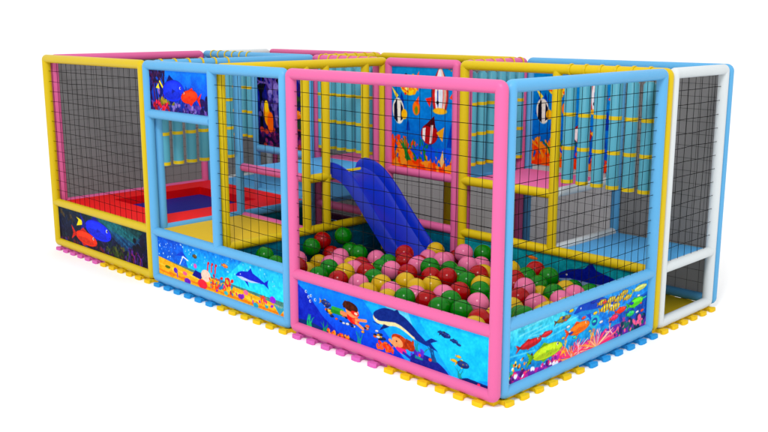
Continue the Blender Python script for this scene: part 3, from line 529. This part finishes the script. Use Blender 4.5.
for ix, (c_, n_) in enumerate((('yellow', 'far left end'), ('blue', 'second bay from the left'), ('pink', 'third bay from the left'), ('yellow', 'fourth bay from the left'), ('blue', 'bay beside the low deck'))):
    foam(ix, 2, c_, ('purple pink' if c_ == 'pink' else c_) + ' foam mat in the rear lane, ' + n_, 'NW' if ix == 0 else 'N')
foam(2, 1, 'yellow', 'yellow foam mat in the opening below the slide platform', '')
# ---------------- balls ----------------
BALLS = '''g,-3.141,0.472,0.399,W,0,2;g,-2.971,0.468,0.348,W,1,2;g,-3.103,1.020,0.398,Ml,0,2;r,-3.141,1.191,0.429,Ml,0,2;y,-2.962,0.991,0.264,Nl,1,3;y,-2.813,0.716,0.267,Nl,0,3;g,-2.387,0.488,0.349,Nl,0,2;g,-2.452,0.673,0.369,Nl,1,2;p,-2.973,0.734,0.344,Nl,0,1;r,-2.640,0.462,0.386,Nl,0,2;p,-2.787,0.978,0.291,Ml,0,3;r,-3.013,1.197,0.306,Ml,1,2;p,-2.840,1.158,0.319,Ml,2,3;y,-2.638,1.123,0.279,Ml,0,1;p,-2.535,0.829,0.351,Ml,1,3;r,-2.091,0.457,0.377,Nl,1,2;y,-2.175,0.613,0.397,Nl,2,3;p,-2.265,0.805,0.370,Mc,0,4;r,-2.339,0.966,0.358,Mc,0,4;r,-2.086,0.789,0.380,Mc,1,4;p,-1.875,0.496,0.382,Nc,0,3;g,-2.897,1.345,0.337,Ml,1,2;g,-2.725,1.299,0.352,Mc,0,3;g,-3.014,1.360,0.470,Bl,0,1;p,-2.518,1.337,0.325,Mc,1,4;g,-2.260,1.237,0.352,Mc,2,3;g,-2.153,1.044,0.360,Mc,1,3;g,-1.885,0.684,0.385,Nc,0,3;p,-1.950,0.968,0.392,Mc,2,4;r,-2.211,1.407,0.418,Bc,0,1;r,-1.756,0.972,0.400,Mc,3,4;p,-1.886,1.238,0.398,Mc,3,4;g,-1.711,1.215,0.421,Br,0,4;y,-1.699,0.594,0.391,Nc,1,3;p,-1.509,0.517,0.383,Nc,1,3;y,-1.599,0.783,0.391,Mc,0,2;y,-1.422,0.724,0.387,Mc,1,2;g,-1.233,0.390,0.413,Nc,2,3;r,-1.097,0.504,0.399,Nr,0,2;y,-1.405,0.372,0.374,Nc,2,3;r,-1.587,1.094,0.380,Mr,1,4;y,-1.419,0.915,0.370,Mr,0,2;y,-1.658,0.389,0.370,Nc,0,3;p,-1.291,0.583,0.380,Nc,2,3;r,-1.412,1.109,0.405,Mr,2,4;g,-1.648,1.407,0.367,Br,1,4;p,-1.078,0.681,0.411,Mr,0,2;g,-1.246,1.171,0.394,Mr,0,2;g,-1.430,1.284,0.381,Br,2,4;r,-1.060,0.857,0.402,Mr,3,4;r,-2.097,2.031,0.283,Br,1,4;p,-1.845,1.836,0.416,Br,3,6;y,-2.161,1.787,0.388,Br,0,1;p,-1.816,1.487,0.403,Br,1,6;p,-1.614,1.811,0.341,Br,5,6;g,-1.737,1.990,0.402,Br,3,4;r,-1.266,1.347,0.411,Br,3,4;y,-1.388,1.569,0.354,H,0,6;y,-1.069,1.150,0.399,Mr,1,2;g,-0.964,1.007,0.398,Mr,1,2;g,-0.925,0.591,0.415,Nr,1,3;g,-0.729,0.496,0.400,Nr,2,3;g,-0.888,0.417,0.405,Nr,0,3;p,-0.715,0.672,0.423,Mr,1,2;r,-0.478,0.404,0.407,Nr,1,2;y,-0.397,0.246,0.407,Nr,0,1;g,-0.990,1.667,0.385,E,3,5;r,-1.021,1.841,0.401,E,6,7;g,-0.842,1.792,0.388,F,0,5;r,-0.979,1.490,0.396,E,4,7;y,-1.243,1.771,0.381,E,2,6;r,-0.611,1.060,0.407,E,5,7;p,-0.714,1.272,0.424,E,0,2;g,-0.783,1.547,0.376,E,4,5;g,-0.491,1.363,0.398,F,1,5;p,-0.417,1.015,0.408,E,1,2;y,-0.456,0.759,0.424,E,3,6;y,-0.536,1.599,0.372,F,3,4;p,-0.329,1.224,0.408,F,0,2;p,-0.317,1.401,0.418,F,1,2;g,-0.179,0.550,0.462,E,2,5;y,-0.249,0.948,0.397,F,1,4;y,-0.179,0.787,0.425,E,5,6;y,-0.189,1.115,0.408,F,2,4;g,-0.303,1.578,0.386,F,3,5;r,-0.893,1.171,0.399,E,1,7;y,-1.157,1.486,0.386,E,0,6;g,-0.781,1.012,0.385,E,0,5;y,-0.463,0.581,0.396,E,1,6;r,-0.250,0.396,0.406,E,0,7;p,-1.608,1.612,0.382,Br,4,6;r,-1.528,2.025,0.357,E,2,7;g,-0.747,2.031,0.249,F,2,5;r,-0.902,1.945,0.249,F,0,1;p,-1.997,1.760,0.324,Br,2,6;g,-0.306,0.664,0.414,E,1,5;g,-1.846,0.948,0.249,Nc,1,3;y,-1.976,1.274,0.249,H,0,6;y,-1.193,0.513,0.249,H,0,6;g,-1.989,0.527,0.249,H,0,2;r,-0.873,1.348,0.399,E,3,7;y,-2.404,1.224,0.249,H,0,6;r,-1.952,1.932,0.312,Br,2,4;y,-0.548,0.899,0.365,H,0,6;y,-0.487,1.172,0.345,F,0,4;p,-2.105,1.622,0.354,Br,0,6;r,-0.908,0.650,0.249,H,0,1;r,-1.835,1.155,0.249,Mr,0,4;g,-2.175,0.710,0.249,H,0,2;g,-0.569,2.031,0.249,F,4,5;y,-0.663,1.419,0.336,E,4,6;y,-2.534,0.501,0.249,H,0,6;r,-2.087,1.283,0.388,Mc,2,4;r,-2.056,1.452,0.339,Br,0,4;p,-0.825,0.493,0.249,H,0,1'''
pr = {}
CELL = dict(Nl='near left part', Nc='near centre', Nr='near right part', Ml='left middle', Mc='very middle', Mr='right middle', Bl='far left part', Bc='far centre', Br='far right part')
def ball(c, p, k, i, n):
    if c not in pr:
        me = bpy.data.meshes.new('ball'); bm = bmesh.new(); bmesh.ops.create_uvsphere(bm, u_segments=36, v_segments=20, radius=.089)
        for v in bm.verts:                       # moulding seam round the equator
            if abs(v.co.z) < .002: v.co *= 1.006
        bm.to_mesh(me); bm.free(); me.materials.append(MATS['ball_' + c]); me.polygons.foreach_set('use_smooth', [True] * len(me.polygons)); pr[c] = me
    o = bpy.data.objects.new('ball', pr[c]); col.objects.link(o); o.location = p; o.rotation_euler = tuple(rng.uniform(0, 6.28, 3))
    where = {'W': 'seen through the light blue front net', 'E': 'behind the left half of the right blue net', 'F': 'behind the right half of the right blue net'}.get(k) or 'in the ' + CELL.get(k, '') + ' of the pit'
    O = ['first', 'second', 'third', 'fourth', 'fifth', 'sixth', 'seventh', 'eighth', 'ninth']
    if k == 'H': lab = c + ' ball buried in the lower layer of the pit'
    elif n == 1: lab = 'only ' + c + ' ball ' + where
    else: lab = O[i] + ' ' + c + ' ball from the left ' + where
    tag(o, lab, 'ball', c + (' balls buried in the lower layer' if k == 'H' else ' balls on top of the ball pit'))
for s_ in BALLS.split(';'):
    c, x, y, z, k, i, n = s_.split(','); ball(dict(r='red', g='green', y='yellow', p='pink')[c], (float(x), float(y), float(z)), k, int(i), int(n))
